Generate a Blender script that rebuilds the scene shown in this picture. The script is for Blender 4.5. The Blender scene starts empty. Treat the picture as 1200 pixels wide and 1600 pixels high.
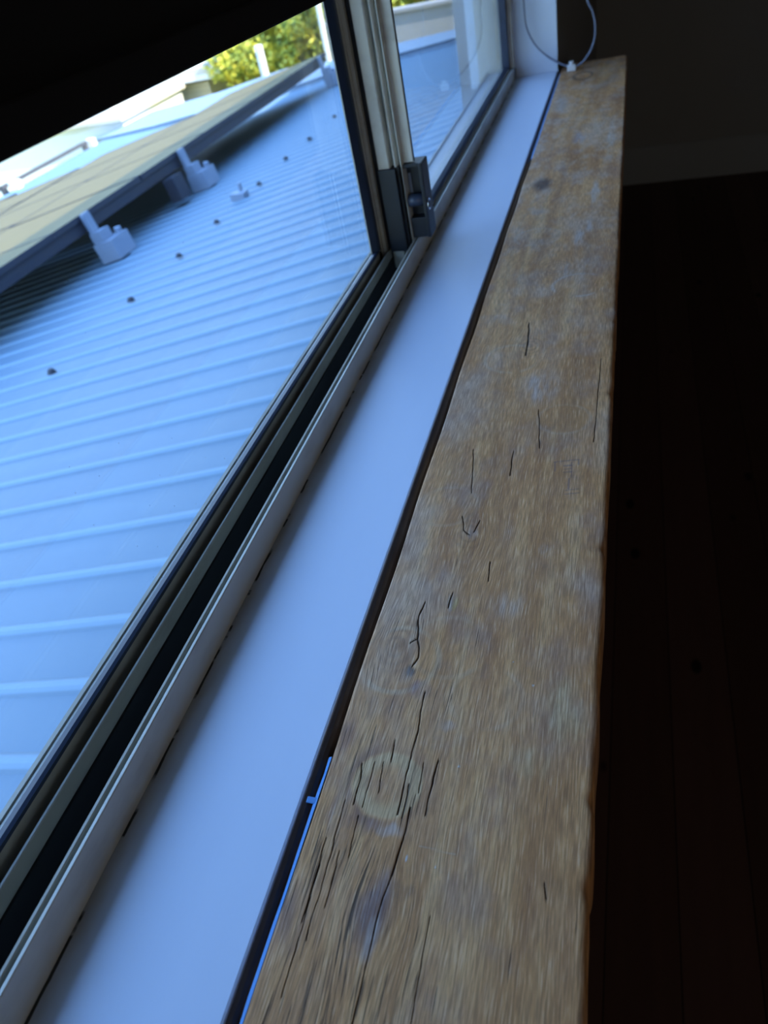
import bpy, bmesh, math, random
from mathutils import Vector, Matrix
random.seed(7)
S = bpy.context.scene
C = S.collection
D = bpy.data

# ------------------------------------------------------------------ camera
CAMZ = 0.40                     # eye height above the plank top, metres (plank top is z = 0)
FPX = 1140.0
def _r(px, py): return Vector((px - 600.0, 800.0 - py, -FPX))
YC = _r(995, -242).normalized()
ZC = -_r(925, 2173); ZC = (ZC - YC * ZC.dot(YC)).normalized()
XC = YC.cross(ZC)
def ray(px, py):
    c = _r(px, py); return Vector((XC.dot(c), YC.dot(c), ZC.dot(c)))
def P(px, py):                  # measured point on the plank top
    d = ray(px, py); t = -CAMZ / d.z
    return (d.x * t, d.y * t)
def atY(px, py, y):
    d = ray(px, py); t = y / d.y
    return Vector((d.x * t, y, CAMZ + d.z * t))
cam_d = D.cameras.new('camera'); cam = D.objects.new('camera', cam_d); C.objects.link(cam)
cam_d.sensor_fit = 'VERTICAL'; cam_d.sensor_height = 36.0; cam_d.sensor_width = 27.0
cam_d.lens = FPX / 1600.0 * 36.0
cam_d.clip_start = 0.01; cam_d.clip_end = 600
rot = Matrix((XC, YC, ZC))      # camera -> world
cam.matrix_world = Matrix.Translation((0, 0, CAMZ)) @ rot.to_4x4()
cam_d.dof.use_dof = True; cam_d.dof.focus_distance = 0.53; cam_d.dof.aperture_fstop = 9.0
S.camera = cam

# ------------------------------------------------------------------ world, sun, exposure
S.view_settings.view_transform = 'Standard'; S.view_settings.look = 'None'
S.view_settings.gamma = 1.0; S.view_settings.use_curve_mapping = False
S.view_settings.exposure = 0.22
wd = D.worlds.new('sky'); S.world = wd; wd.use_nodes = True
nt = wd.node_tree; nt.nodes.clear()
wo = nt.nodes.new('ShaderNodeOutputWorld'); bg = nt.nodes.new('ShaderNodeBackground')
tc = nt.nodes.new('ShaderNodeTexCoord'); sp = nt.nodes.new('ShaderNodeSeparateXYZ')
cr = nt.nodes.new('ShaderNodeValToRGB')
nt.links.new(tc.outputs['Generated'], sp.inputs[0]); nt.links.new(sp.outputs['Z'], cr.inputs[0])
cr.color_ramp.elements[0].position = 0.0; cr.color_ramp.elements[0].color = (0.50, 0.70, 0.95, 1)
cr.color_ramp.elements[1].position = 0.65; cr.color_ramp.elements[1].color = (0.24, 0.46, 0.95, 1)
nt.links.new(cr.outputs[0], bg.inputs[0]); bg.inputs[1].default_value = 4.0
nt.links.new(bg.outputs[0], wo.inputs[0])
sun_d = D.lights.new('sun', 'SUN'); sun = D.objects.new('sun', sun_d); C.objects.link(sun)
sun_d.energy = 12.0; sun_d.color = (1.0, 0.93, 0.80); sun_d.angle = math.radians(0.6)
sun_dir = Vector((0.78, -0.16, 0.60)).normalized()        # towards the sun: behind the house
sun.rotation_euler = sun_dir.to_track_quat('Z', 'Y').to_euler(); sun.location = (6, -2, 12)

# added soft fill lamp inside the room, with no window there; brightens frame and walls
rl = D.lights.new('room_fill', 'AREA'); ro = D.objects.new('room_fill', rl); C.objects.link(ro)
rl.shape = 'RECTANGLE'; rl.size = 1.5; rl.size_y = 1.1; rl.energy = 12.0; rl.color = (1.0, .93, .80)
ro.location = (2.2, -2.9, .45); ro.rotation_euler = Vector((.35, -1, 0)).to_track_quat('Z', 'Y').to_euler()

# ------------------------------------------------------------------ node helper
class G:
    def __init__(s, name):
        s.m = D.materials.new(name); s.m.use_nodes = True
        s.t = s.m.node_tree; s.t.nodes.clear()
        s.out = s.t.nodes.new('ShaderNodeOutputMaterial')
        s.p = s.t.nodes.new('ShaderNodeBsdfPrincipled')
        s.t.links.new(s.p.outputs[0], s.out.inputs[0])
        s.tc = s.t.nodes.new('ShaderNodeTexCoord')
    def put(s, sock, v):
        if isinstance(v, bpy.types.NodeSocket): s.t.links.new(v, sock)
        elif v is not None:
            if hasattr(sock, 'default_value'):
                if sock.type == 'RGBA' and len(v) == 3: v = (*v, 1)
                sock.default_value = v
    def math(s, op, a, b=None, c=None, clamp=False):
        n = s.t.nodes.new('ShaderNodeMath'); n.operation = op; n.use_clamp = clamp
        s.put(n.inputs[0], a); s.put(n.inputs[1], b); s.put(n.inputs[2], c); return n.outputs[0]
    def vm(s, op, a, b=None, scale=None):
        n = s.t.nodes.new('ShaderNodeVectorMath'); n.operation = op
        s.put(n.inputs[0], a); s.put(n.inputs[1], b)
        if scale is not None: s.put(n.inputs['Scale'], scale)
        return n.outputs['Value'] if op in ('LENGTH', 'DISTANCE', 'DOT_PRODUCT') else n.outputs[0]
    def map(s, scale=(1, 1, 1), loc=(0, 0, 0), vec=None):
        n = s.t.nodes.new('ShaderNodeMapping'); s.put(n.inputs[0], vec or s.tc.outputs['Object'])
        n.inputs['Scale'].default_value = scale; n.inputs['Location'].default_value = loc
        return n.outputs[0]
    def noise(s, vec, scale=1, detail=3, rough=.5, col=False):
        n = s.t.nodes.new('ShaderNodeTexNoise'); s.put(n.inputs['Vector'], vec)
        n.inputs['Scale'].default_value = scale; n.inputs['Detail'].default_value = detail
        n.inputs['Roughness'].default_value = rough
        return n.outputs[1 if col else 0]
    def ss(s, v, a, b, lo=0, hi=1):
        n = s.t.nodes.new('ShaderNodeMapRange'); n.interpolation_type = 'SMOOTHSTEP'
        s.put(n.inputs[0], v)
        for i, q in enumerate((a, b, lo, hi)): s.put(n.inputs[i + 1], q)
        return n.outputs[0]
    def mix(s, f, a, b, mode='MIX'):
        n = s.t.nodes.new('ShaderNodeMix'); n.data_type = 'RGBA'; n.blend_type = mode
        s.put(n.inputs[0], f); s.put(n.inputs[6], a); s.put(n.inputs[7], b); return n.outputs[2]
    def ramp(s, v, stops):
        n = s.t.nodes.new('ShaderNodeValToRGB'); s.put(n.inputs[0], v)
        e = n.color_ramp.elements
        while len(e) < len(stops): e.new(.5)
        for q, (pp, cc) in zip(e, stops): q.position = pp; q.color = (*cc, 1)
        return n.outputs[0]
    def bump(s, h, strength=.3, dist=.001):
        n = s.t.nodes.new('ShaderNodeBump'); s.put(n.inputs['Height'], h)
        n.inputs['Strength'].default_value = strength; n.inputs['Distance'].default_value = dist
        s.t.links.new(n.outputs[0], s.p.inputs['Normal'])
    def fin(s, col=None, rough=None, metal=None, spec=None):
        s.put(s.p.inputs['Base Color'], col); s.put(s.p.inputs['Roughness'], rough)
        s.put(s.p.inputs['Metallic'], metal); s.put(s.p.inputs['Specular IOR Level'], spec)
        return s.m

def plain(name, col, rough=.5, var=.08, scale=40, spec=None, metal=None, bump=0):
    g = G(name); n = g.noise(g.map(), scale, 4)
    a = tuple(c * (1 - var) for c in col); b = tuple(min(1, c * (1 + var)) for c in col)
    if bump: g.bump(n, bump, .0008)
    return g.fin(g.mix(n, a, b), rough, metal, spec)

# ------------------------------------------------------------------ materials
def m_wood():
    """grain is node noise; the marks of use (stains, cracks, knots) are attributes of the plank mesh"""
    g = G('weathered timber plank')
    def attr(n, k='Fac'):
        q = g.t.nodes.new('ShaderNodeAttribute'); q.attribute_name = n; return q.outputs[k]
    co = g.vm('ADD', g.tc.outputs['Object'], attr('bend', 'Vector'))
    fine = g.noise(g.map((1250, 52, 1), vec=co), 1, 3, .6)
    med = g.noise(g.map((70, 4.0, 1), vec=co), 1, 7, .66)
    big = g.noise(g.map((11, 3.2, 1)), 1, 4, .55)
    lay = g.math('ADD', g.math('MULTIPLY', med, .62), g.math('MULTIPLY', big, .38))
    col = g.ramp(lay, [(.26, (.30, .120, .045)), (.40, (.54, .240, .088)), (.52, (.76, .375, .145)), (.63, (.92, .520, .225)), (.76, (.97, .65, .33))])
    col = g.mix(g.math('MULTIPLY', attr('knot'), .40), col, (.27, .135, .06))
    blot = g.noise(g.map((22, 14, 1), (3, 1, 0)), 1, 5, .6)
    col = g.mix(g.ss(blot, .48, .68, 0, .42), col, (.38, .265, .235))
    b2 = g.noise(g.map((9, 6, 1), (7, 3, 0)), 1, 4, .6)
    col = g.mix(g.ss(b2, .50, .70, 0, .55), col, (.74, .54, .40))
    b3 = g.noise(g.map((34, 17, 1), (2, 9, 0)), 1, 5, .65)
    col = g.mix(g.math('MULTIPLY', g.ss(b3, .46, .70), attr('wear')), col, (.74, .62, .52))
    sa = g.t.nodes.new('ShaderNodeAttribute'); sa.attribute_name = 'stain'
    wn = g.ss(fine, .30, .70, .75, 1.0)
    col = g.mix(g.math('MULTIPLY', sa.outputs['Alpha'], wn), col, sa.outputs['Color'])
    col = g.mix(g.ss(fine, .36, .60, .58, 0), col, (.25, .125, .065))
    col = g.mix(g.ss(fine, .54, .72, 0, .45), col, (.98, .74, .48))
    f1 = g.noise(g.map((900, 16, 1), (5, 2, 0), co), 1, 3, .55)
    f2 = g.noise(g.map((460, 11, 1), (1, 8, 0), co), 1, 3, .5)
    thr = g.math('SUBTRACT', .80, g.math('MULTIPLY', attr('fissured'), .155))
    fis = g.ss(g.math('SUBTRACT', f1, thr), 0, .03)
    fis = g.math('MAXIMUM', fis, g.ss(g.math('SUBTRACT', f2, g.math('ADD', thr, .015)), 0, .025))
    fis = g.math('MAXIMUM', g.math('MULTIPLY', fis, .8), attr('crack'))
    col = g.mix(fis, col, (.028, .020, .014))
    vo = g.t.nodes.new('ShaderNodeTexVoronoi'); g.put(vo.inputs['Vector'], g.map((62, 62, 1))); vo.inputs['Scale'].default_value = 1
    dots = g.math('MULTIPLY', g.ss(vo.outputs['Distance'], .05, .03), g.ss(vo.outputs['Color'], .84, .86))
    col = g.mix(dots, col, (.85, .85, .83))
    hgt = g.math('SUBTRACT', g.math('ADD', g.math('MULTIPLY', fine, .5), g.math('MULTIPLY', med, .25)), g.math('MULTIPLY', fis, 1.4))
    g.bump(hgt, .5, .0008)
    return g.fin(col, g.ss(b3, .35, .7, .60, .38), None, .28)

def m_sill():
    g = G('white painted sill')
    n = g.noise(g.map((30, 8, 30)), 1, 4)
    n2 = g.noise(g.map((260, 90, 260)), 1, 3)
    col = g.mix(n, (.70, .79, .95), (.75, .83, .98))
    sepn = g.t.nodes.new('ShaderNodeSeparateXYZ'); g.put(sepn.inputs[0], g.tc.outputs['Object'])
    # cracked caulk; grime plus soft corner shade painted in against the frame
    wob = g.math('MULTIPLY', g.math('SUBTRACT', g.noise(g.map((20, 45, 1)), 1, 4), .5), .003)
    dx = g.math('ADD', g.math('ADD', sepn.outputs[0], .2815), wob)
    grime_shade = g.math('MULTIPLY', g.ss(dx, .020, .0), g.ss(g.noise(g.map((40, 14, 1), (3, 3, 0)), 1, 5), .25, .7, .35, .85))
    col = g.mix(grime_shade, col, (.36, .33, .27))
    crk = g.math('MULTIPLY', g.ss(g.math('ABSOLUTE', g.math('SUBTRACT', dx, .0004)), .0014, .0007), g.ss(g.noise(g.map((1, 28, 1), (0, 5, 0)), 1, 4), .46, .50))
    col = g.mix(crk, col, (.02, .02, .02))
    vo = g.t.nodes.new('ShaderNodeTexVoronoi'); g.put(vo.inputs['Vector'], g.map((45, 30, 1))); vo.inputs['Scale'].default_value = 1
    sp_ = g.math('MULTIPLY', g.ss(vo.outputs['Distance'], .05, .03), g.ss(vo.outputs['Color'], .86, .88))
    col = g.mix(g.math('MULTIPLY', sp_, .6), col, (.2, .2, .22))
    g.bump(g.math('ADD', n2, g.math('MULTIPLY', n, 2)), .12, .0006)
    return g.fin(col, .38)

def m_alu(name, col, dirt=.35):
    g = G(name)
    n = g.noise(g.map((25, 9, 25)), 1, 5, .6)
    c_ = g.mix(g.ss(n, .45, .75, 0, dirt), col, (.22, .19, .15))
    vo = g.t.nodes.new('ShaderNodeTexVoronoi'); g.put(vo.inputs['Vector'], g.map((70, 50, 70))); vo.inputs['Scale'].default_value = 1
    sp_ = g.math('MULTIPLY', g.ss(vo.outputs['Distance'], .06, .04), g.ss(vo.outputs['Color'], .84, .86))
    c_ = g.mix(g.math('MULTIPLY', sp_, .7), c_, (.05, .05, .05))
    return g.fin(c_, g.ss(n, .3, .7, .32, .5))

def m_glass():
    g = G('window glass with dust')
    t = g.t; tr = t.nodes.new('ShaderNodeBsdfTransparent'); gl = t.nodes.new('ShaderNodeBsdfGlossy'); df = t.nodes.new('ShaderNodeBsdfDiffuse')
    tr.inputs[0].default_value = (.93, .96, .96, 1); gl.inputs['Roughness'].default_value = .004
    df.inputs[0].default_value = (.8, .8, .8, 1)
    fr = t.nodes.new('ShaderNodeFresnel'); fr.inputs[0].default_value = 1.5
    geo = t.nodes.new('ShaderNodeNewGeometry')
    d = g.vm('DOT_PRODUCT', geo.outputs['Incoming'], geo.outputs['Normal'])
    c1 = g.math('SUBTRACT', 1, g.math('ABSOLUTE', d))
    f = g.math('ADD', .045, g.math('MULTIPLY', g.math('POWER', c1, 5), .9), clamp=True)
    m1 = t.nodes.new('ShaderNodeMixShader'); t.links.new(f, m1.inputs[0]); t.links.new(tr.outputs[0], m1.inputs[1]); t.links.new(gl.outputs[0], m1.inputs[2])
    vo = t.nodes.new('ShaderNodeTexVoronoi'); g.put(vo.inputs['Vector'], g.map((160, 160, 160))); vo.inputs['Scale'].default_value = 1
    dots = g.math('MULTIPLY', g.ss(vo.outputs['Distance'], .13, .06), g.ss(vo.outputs['Color'], .80, .84))
    sm = g.ss(g.noise(g.map((7, 7, 7)), 1, 5), .35, .75, .004, .022)
    dd = g.math('ADD', g.math('MULTIPLY', dots, .28), sm, clamp=True)
    m2 = t.nodes.new('ShaderNodeMixShader'); t.links.new(dd, m2.inputs[0]); t.links.new(m1.outputs[0], m2.inputs[1]); t.links.new(df.outputs[0], m2.inputs[2])
    t.links.new(m2.outputs[0], g.out.inputs[0]); t.nodes.remove(g.p); t.nodes.remove(fr)
    return g.m

def m_roof():
    g = G('pale blue ribbed roofing steel')
    n = g.noise(g.map((.8, 2.5, 1)), 1, 4)
    n2 = g.noise(g.map((6, 16, 6)), 1, 5, .65)
    col = g.mix(n, (.132, .205, .275), (.150, .228, .300))
    col = g.mix(g.ss(n2, .62, .78, 0, .35), col, (.12, .13, .16))
    n3 = g.noise(g.map((1.5, 5, 1), (4, 4, 0)), 1, 5)
    col = g.mix(g.ss(n3, .55, .75, 0, .35), col, (.19, .27, .33))
    # bright sky-lit rib lines painted in as a paler crest colour
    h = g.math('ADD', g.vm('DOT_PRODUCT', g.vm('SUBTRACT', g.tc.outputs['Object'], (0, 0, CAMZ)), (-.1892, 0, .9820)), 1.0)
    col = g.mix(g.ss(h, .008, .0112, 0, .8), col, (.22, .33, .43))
    return g.fin(col, .5, .0, .35)

def m_panel():
    g = G('solar panel glass')
    co = g.tc.outputs['Object']
    sepn = g.t.nodes.new('ShaderNodeSeparateXYZ'); g.put(sepn.inputs[0], co)
    fx = g.math('FRACT', g.math('MULTIPLY', sepn.outputs[0], 1 / .158)); fy = g.math('FRACT', g.math('MULTIPLY', sepn.outputs[1], 1 / .158))
    gx = g.ss(g.math('ABSOLUTE', g.math('SUBTRACT', fx, .5)), .47, .49); gy = g.ss(g.math('ABSOLUTE', g.math('SUBTRACT', fy, .5)), .47, .49)
    n = g.noise(g.map((1.4, 1.4, 1)), 1, 4)
    col = g.mix(n, (.135, .093, .020), (.165, .116, .028))  # yellow reflection of the sunlit trees painted into the base colour
    col = g.mix(g.math('MULTIPLY', g.math('MAXIMUM', gx, gy), .35), col, (.2, .18, .10))
    return g.fin(col, .5, None, .12)

def m_leaf():
    g = G('sunlit yellow green leaves')
    n = g.noise(g.map((1, 1, 1)), 2.2, 4, .6)
    n2 = g.noise(g.map((1, 1, 1), (5, 5, 5)), 14, 2)
    col = g.ramp(n, [(.30, (.06, .13, .02)), (.42, (.24, .32, .03)), (.52, (.62, .56, .05)), (.66, (.90, .68, .05))])
    col = g.mix(g.ss(n2, .45, .7, 0, .5), col, (.62, .60, .12))
    return g.fin(col, .5)

def m_floor():
    g = G('dark red timber floor')
    sepn = g.t.nodes.new('ShaderNodeSeparateXYZ'); g.put(sepn.inputs[0], g.tc.outputs['Object'])
    bx_ = g.math('MULTIPLY', sepn.outputs[0], 1 / .13); idn = g.math('FLOOR', bx_)
    n = g.noise(g.map((40, 3, 1)), 1, 4)
    wn = g.t.nodes.new('ShaderNodeTexWhiteNoise'); wn.noise_dimensions = '1D'; g.put(wn.inputs['W'], idn)
    col = g.mix(n, (.085, .042, .034), (.13, .062, .05))
    col = g.mix(g.math('MULTIPLY', wn.outputs[0], .6), col, (.05, .022, .014))
    gap = g.ss(g.math('ABSOLUTE', g.math('SUBTRACT', g.math('FRACT', bx_), .5)), .485, .497)
    vo = g.t.nodes.new('ShaderNodeTexVoronoi'); g.put(vo.inputs['Vector'], g.map((9, 5, 1))); vo.inputs['Scale'].default_value = 1
    dots = g.math('MULTIPLY', g.ss(vo.outputs['Distance'], .14, .08), g.ss(vo.outputs['Color'], .6, .62))
    col = g.mix(g.math('MAXIMUM', gap, dots), col, (.008, .004, .003))
    return g.fin(col, .5, None, .25)

def m_boards(name, a, b, pitch):
    g = G(name)
    sepn = g.t.nodes.new('ShaderNodeSeparateXYZ'); g.put(sepn.inputs[0], g.tc.outputs['Object'])
    gap = g.ss(g.math('FRACT', g.math('MULTIPLY', sepn.outputs[2], 1 / pitch)), .88, .97)
    col = g.mix(g.noise(g.map((2, 2, 4)), 1, 3), a, b)
    col = g.mix(g.math('MULTIPLY', gap, .6), col, (.25, .22, .18)); return g.fin(col, .7)

def m_ground():
    g = G('dry grass')
    n = g.noise(g.map((.25, .25, 1)), 1, 5)
    return g.fin(g.ramp(n, [(.3, (.14, .20, .03)), (.5, (.40, .36, .07)), (.7, (.55, .46, .16))]), .9)

WOOD = m_wood(); SILL = m_sill()
ALU = m_alu('cream grey powder coated aluminium', (.66, .645, .57))
ALUD = m_alu('grimy track aluminium', (.40, .37, .30), .7)
BLACKM = plain('black gap shade', (.006, .007, .010), .8, .2, 300)  # black standing in for the darkness inside the window frame gaps
ALUL = plain('sky lit pale aluminium ledge', (.62, .62, .64), .45, .06, 30)
GASK = plain('navy black rubber gasket', (.018, .030, .062), .45, .2, 200)
LOCK = plain('dark slate lock plastic', (.006, .010, .018), .45, .15, 60)
LOCKL = plain('slate grey plunger', (.045, .065, .11), .3, .1, 60)
CHROME = plain('worn chrome', (.75, .75, .78), .25, .05, 60, metal=1.0)
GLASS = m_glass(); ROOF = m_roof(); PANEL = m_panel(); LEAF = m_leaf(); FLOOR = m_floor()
WALL = plain('warm grey wall paint', (.33, .32, .31), .8, .04, 6)
BASEB = plain('white gloss skirting', (.36, .37, .38), .5, .03, 8)
REVEAL = plain('white painted reveal', (.62, .70, .82), .45, .03, 25)
CEIL = plain('ceiling white', (.5, .5, .5), .9, .02, 5)
EXT = plain('cream render', (.55, .50, .42), .85, .05, 8)
BLIND = plain('black blockout fabric', (.004, .004, .006), .8, .15, 300)
CORD = G('grey blue braided cord')
_w = CORD.t.nodes.new('ShaderNodeTexWave'); _w.inputs['Scale'].default_value = 130; _w.bands_direction = 'DIAGONAL'; CORD.t.links.new(CORD.tc.outputs['Object'], _w.inputs[0])
CORD = CORD.fin(CORD.mix(_w.outputs['Color'], (.09, .11, .17), (.24, .27, .36)), .5)
CLIP = plain('translucent white plastic', (.72, .74, .76), .35, .04, 80)
DARKT = plain('dark stained nosing', (.085, .055, .045), .4, .3, 120)
TAPE = plain('bright blue masking tape', (.10, .30, .66), .55, .15, 90)
FRAMEK = plain('dark anodised panel frame', (.022, .026, .042), .5, .1, 10)
RAIL = plain('grey mounting rail', (.07, .07, .08), .5, .1, 10)
BRACK = plain('galvanised bracket', (.24, .29, .37), .5, .1, 12)
CREAM = plain('sunlit cream roof paint', (.60, .54, .44), .8, .12, 1.2)
BOARDS = m_boards('cream weatherboards', (.74, .69, .55), (.80, .76, .62), .17)
BEIGE = plain('beige rendered wall', (.34, .34, .35), .85, .06, 2)
WHITE = plain('white painted metal', (.80, .80, .76), .4, .04, 10)
SCREWM = plain('dark roofing screw', (.03, .035, .05), .6, .1, 50)
BARK = plain('grey brown bark', (.14, .10, .07), .9, .3, 12)
GROUND = m_ground()
CAP = plain('pale blue capping steel', (.21, .29, .39), .45, .05, 4)
TRIMD = plain('dusty blue eaves trim', (.30, .36, .42), .5, .05, 4)

# ------------------------------------------------------------------ mesh helpers
def obj(name, bm, mat, parent=None, smooth=False, kind=None):
    me = D.meshes.new(name); bmesh.ops.recalc_face_normals(bm, faces=bm.faces); bm.to_mesh(me); bm.free()
    me.materials.append(mat)
    if smooth:
        for f in me.polygons: f.use_smooth = True
    o = D.objects.new(name, me); C.objects.link(o)
    if parent: o.parent = parent
    if kind: o['kind'] = kind
    return o
def tag(o, label, cat, group=None, kind=None):
    o['label'] = label; o['category'] = cat
    if group: o['group'] = group
    if kind: o['kind'] = kind
    return o
def thing(name, label, cat, loc=(0, 0, 0), group=None):
    o = D.objects.new(name, None); C.objects.link(o); o.location = loc; o.empty_display_size = .05
    return tag(o, label, cat, group)
def box(bm, x0, x1, y0, y1, z0, z1, bev=0):
    vs = [bm.verts.new((x, y, z)) for x in (x0, x1) for y in (y0, y1) for z in (z0, z1)]
    F = [(0, 1, 3, 2), (4, 6, 7, 5), (0, 4, 5, 1), (2, 3, 7, 6), (0, 2, 6, 4), (1, 5, 7, 3)]
    fs = [bm.faces.new([vs[i] for i in f]) for f in F]
    if bev:
        es = list({e for f in fs for e in f.edges})
        bmesh.ops.bevel(bm, geom=es, offset=bev, segments=2, profile=.6, affect='EDGES')
    return bm
def B(): return bmesh.new()
def extr(bm, prof, axis, a, b):
    """closed profile extruded along an axis; prof in the two other axes (x,z) for y, (x,y) for z, (y,z) for x"""
    def pt(u, v, t): return {'y': (u, t, v), 'z': (u, v, t), 'x': (t, u, v)}[axis]
    r0 = [bm.verts.new(pt(u, v, a)) for u, v in prof]; r1 = [bm.verts.new(pt(u, v, b)) for u, v in prof]
    n = len(prof)
    for i in range(n): bm.faces.new((r0[i], r0[(i + 1) % n], r1[(i + 1) % n], r1[i]))
    bm.faces.new(r0); bm.faces.new(r1[::-1]); return bm
def cyl(bm, c, r, h, axis='z', seg=24, r2=None):
    r2 = r if r2 is None else r2
    R = {'z': Matrix.Identity(3), 'x': Matrix(((0, 0, 1), (0, 1, 0), (-1, 0, 0))), 'y': Matrix(((1, 0, 0), (0, 0, 1), (0, -1, 0)))}[axis]
    m = Matrix.Translation(c) @ R.to_4x4()
    bmesh.ops.create_cone(bm, cap_ends=True, segments=seg, radius1=r, radius2=r2, depth=h, matrix=m); return bm
def prism(bm, pts, off):
    a = [bm.verts.new(p) for p in pts]; b = [bm.verts.new(Vector(p) + Vector(off)) for p in pts]
    n = len(pts); bm.faces.new(a); bm.faces.new(b[::-1])
    for i in range(n): bm.faces.new((a[i], b[i], b[(i + 1) % n], a[(i + 1) % n]))
    return bm

# ------------------------------------------------------------------ the room
YN, YF = -0.15, 2.19            # near and far reveal of the window
XW = -0.178                     # room face of the window wall
XE = -0.43                      # outside face
FZ, CZ = -1.12, 1.40
YFAR = 4.75
def wallwin():
    bm = B()
    box(bm, XE, XW, -3.0, YN, FZ, CZ); box(bm, XE, XW, YF, YFAR + .2, FZ, CZ)
    box(bm, XE, XW, YN, YF, FZ, -.075); box(bm, XE, XW, YN, YF, 1.02, CZ)
    return bm
obj('wall_window', wallwin(), WALL, kind='structure')
obj('wall_far', box(B(), XE, 3.6, YFAR, YFAR + .15, FZ, CZ), WALL, kind='structure')
obj('wall_right', box(B(), 3.45, 3.6, -3.0, YFAR, FZ, CZ), WALL, kind='structure')
obj('wall_back', box(B(), XE, 3.6, -3.15, -3.0, FZ, CZ), WALL, kind='structure')
obj('floor', box(B(), XE, 3.6, -3.15, YFAR + .15, FZ - .1, FZ), FLOOR, kind='structure')
obj('ceiling', box(B(), XE, 3.6, -3.15, YFAR + .15, CZ, CZ + .08), CEIL, kind='structure')
obj('baseboard_far', extr(B(), [(YFAR, FZ), (YFAR - .018, FZ), (YFAR - .018, FZ + .185), (YFAR - .010, FZ + .20), (YFAR, FZ + .20)], 'x', XW, 3.45), BASEB, kind='structure')
obj('baseboard_window', extr(B(), [(XW, FZ), (XW + .018, FZ), (XW + .018, FZ + .185), (XW + .01, FZ + .20), (XW, FZ + .20)], 'y', -3.0, YFAR), BASEB, kind='structure')
# roof of our own house (outside, casts its shade over the lower roof)
bm = B(); extr(bm, [(-1.05, CZ + .02), (-1.05, CZ + .16), (1.8, CZ + 1.55), (5.0, CZ + .16), (5.0, CZ + .08), (XE, CZ + .08), (XE, CZ + .02)], 'y', -7, 15)
house = obj('roof_outside', bm, TRIMD, kind='structure')
bm = B(); box(bm, XE, XE + .2, YFAR + .2, 14.6, -4, CZ + .05); box(bm, XE, XE + .2, -7, -3.0, -4, CZ + .05); box(bm, XE, XE + .2, -3.0, YFAR + .2, -4, FZ)
obj('wall_outside', bm, EXT, kind='structure')

# window setting: sill, reveals
bm = B()
prof = [(-.372, -.0745), (-.372, -.0240), (-.352, -.0240), (-.352, -.0235), (-.2850, -.0235), (-.2850, -.012), (-.2822, -.012), (-.2822, .0), (-.1785, .0), (-.1772, -.0006), (-.1762, -.0022), (-.1762, -.0745)]
extr(bm, prof, 'y', YN, YF)
obj('trim_1', bm, SILL, kind='structure')
bm = B(); extr(bm, [(-.1762, -.0012), (-.1738, -.0024), (-.1718, -.0046), (-.1708, -.0085), (-.1708, -.040), (-.1762, -.040)], 'y', YN, YF)
obj('trim_2', bm, DARKT, kind='structure')
bm = B(); box(bm, -.40, -.176, YF - .012, YF + .002, -.012, 1.02); obj('trim_3', bm, REVEAL, kind='structure')
bm = B(); box(bm, -.40, -.176, YN - .002, YN + .012, -.012, 1.02); obj('trim_4', bm, REVEAL, kind='structure')
bm = B(); box(bm, -.40, -.176, YN, YF, 1.008, 1.022); obj('trim_5', bm, REVEAL, kind='structure')
bm = B(); box(bm, -.405, -.372, YN - .02, YF + .02, -.075, -.050); obj('trim_6', bm, ALU, kind='structure')
Y0, Y1 = YN + .012, YF - .012

# ------------------------------------------------------------------ sliding window (setting)
win = D.objects.new('window_1', None); C.objects.link(win); win['kind'] = 'structure'
bm = B()        # room-side flange
extr(bm, [(-.2850, -.012), (-.2820, -.012), (-.2820, .0272), (-.2826, .0280), (-.2844, .0280), (-.2850, .0274)], 'y', Y0, Y1)
obj('inner_flange', bm, ALU, win)
bm = B()        # thin fin and slit beside it
extr(bm, [(-.2900, -.020), (-.2876, -.020), (-.2876, .0272), (-.2882, .0280), (-.2900, .0280)], 'y', Y0, Y1)
obj('track_fin', bm, ALUD, win)
bm = B()        # mid flange of the track
extr(bm, [(-.3278, -.020), (-.3252, -.020), (-.3252, .0185), (-.3258, .0192), (-.3274, .0192), (-.3278, .0186)], 'y', Y0, Y1)
obj('middle_flange', bm, ALUD, win)
bm = B(); box(bm, -.352, -.2850, Y0, Y1, -.0235, -.0195); obj('track_bed', bm, ALUD, win)
bm = B(); extr(bm, [(-.352, -.0235), (-.3470, -.0235), (-.3470, .0262), (-.3502, .0264), (-.3504, .0200), (-.352, -.020)], 'y', Y0, Y1); obj('outer_flange', bm, ALUD, win)
bm = B(); box(bm, -.372, -.282, Y1 - .030, Y1, -.02, 1.0); obj('frame_jamb', bm, ALU, win)
bm = B(); box(bm, -.372, -.282, Y0, Y0 + .030, -.02, 1.0); obj('frame_jamb', bm, ALU, win)
bm = B(); box(bm, -.372, -.282, Y0, Y1, .96, 1.008); obj('frame_head', bm, ALU, win)

bm = B(); box(bm, -.3252, -.3232, Y0, Y1, -.0195, .0060); obj('channel_shade', bm, BLACKM, win)  # black strip on the flange face, standing in for the channel's deep shade
bm = B(); box(bm, -.2876, -.2850, Y0, Y1, -.0195, .0180); obj('slit_shade', bm, BLACKM, win)  # black fill painting the shade down in the slit
bm = B(); extr(bm, [(-.3470, .0150), (-.3060, .0150), (-.3060, .0215), (-.3100, .0225), (-.3470, .0225)], 'y', 1.060, Y1 - .03); obj('track_infill', bm, ALUL, win)

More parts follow.
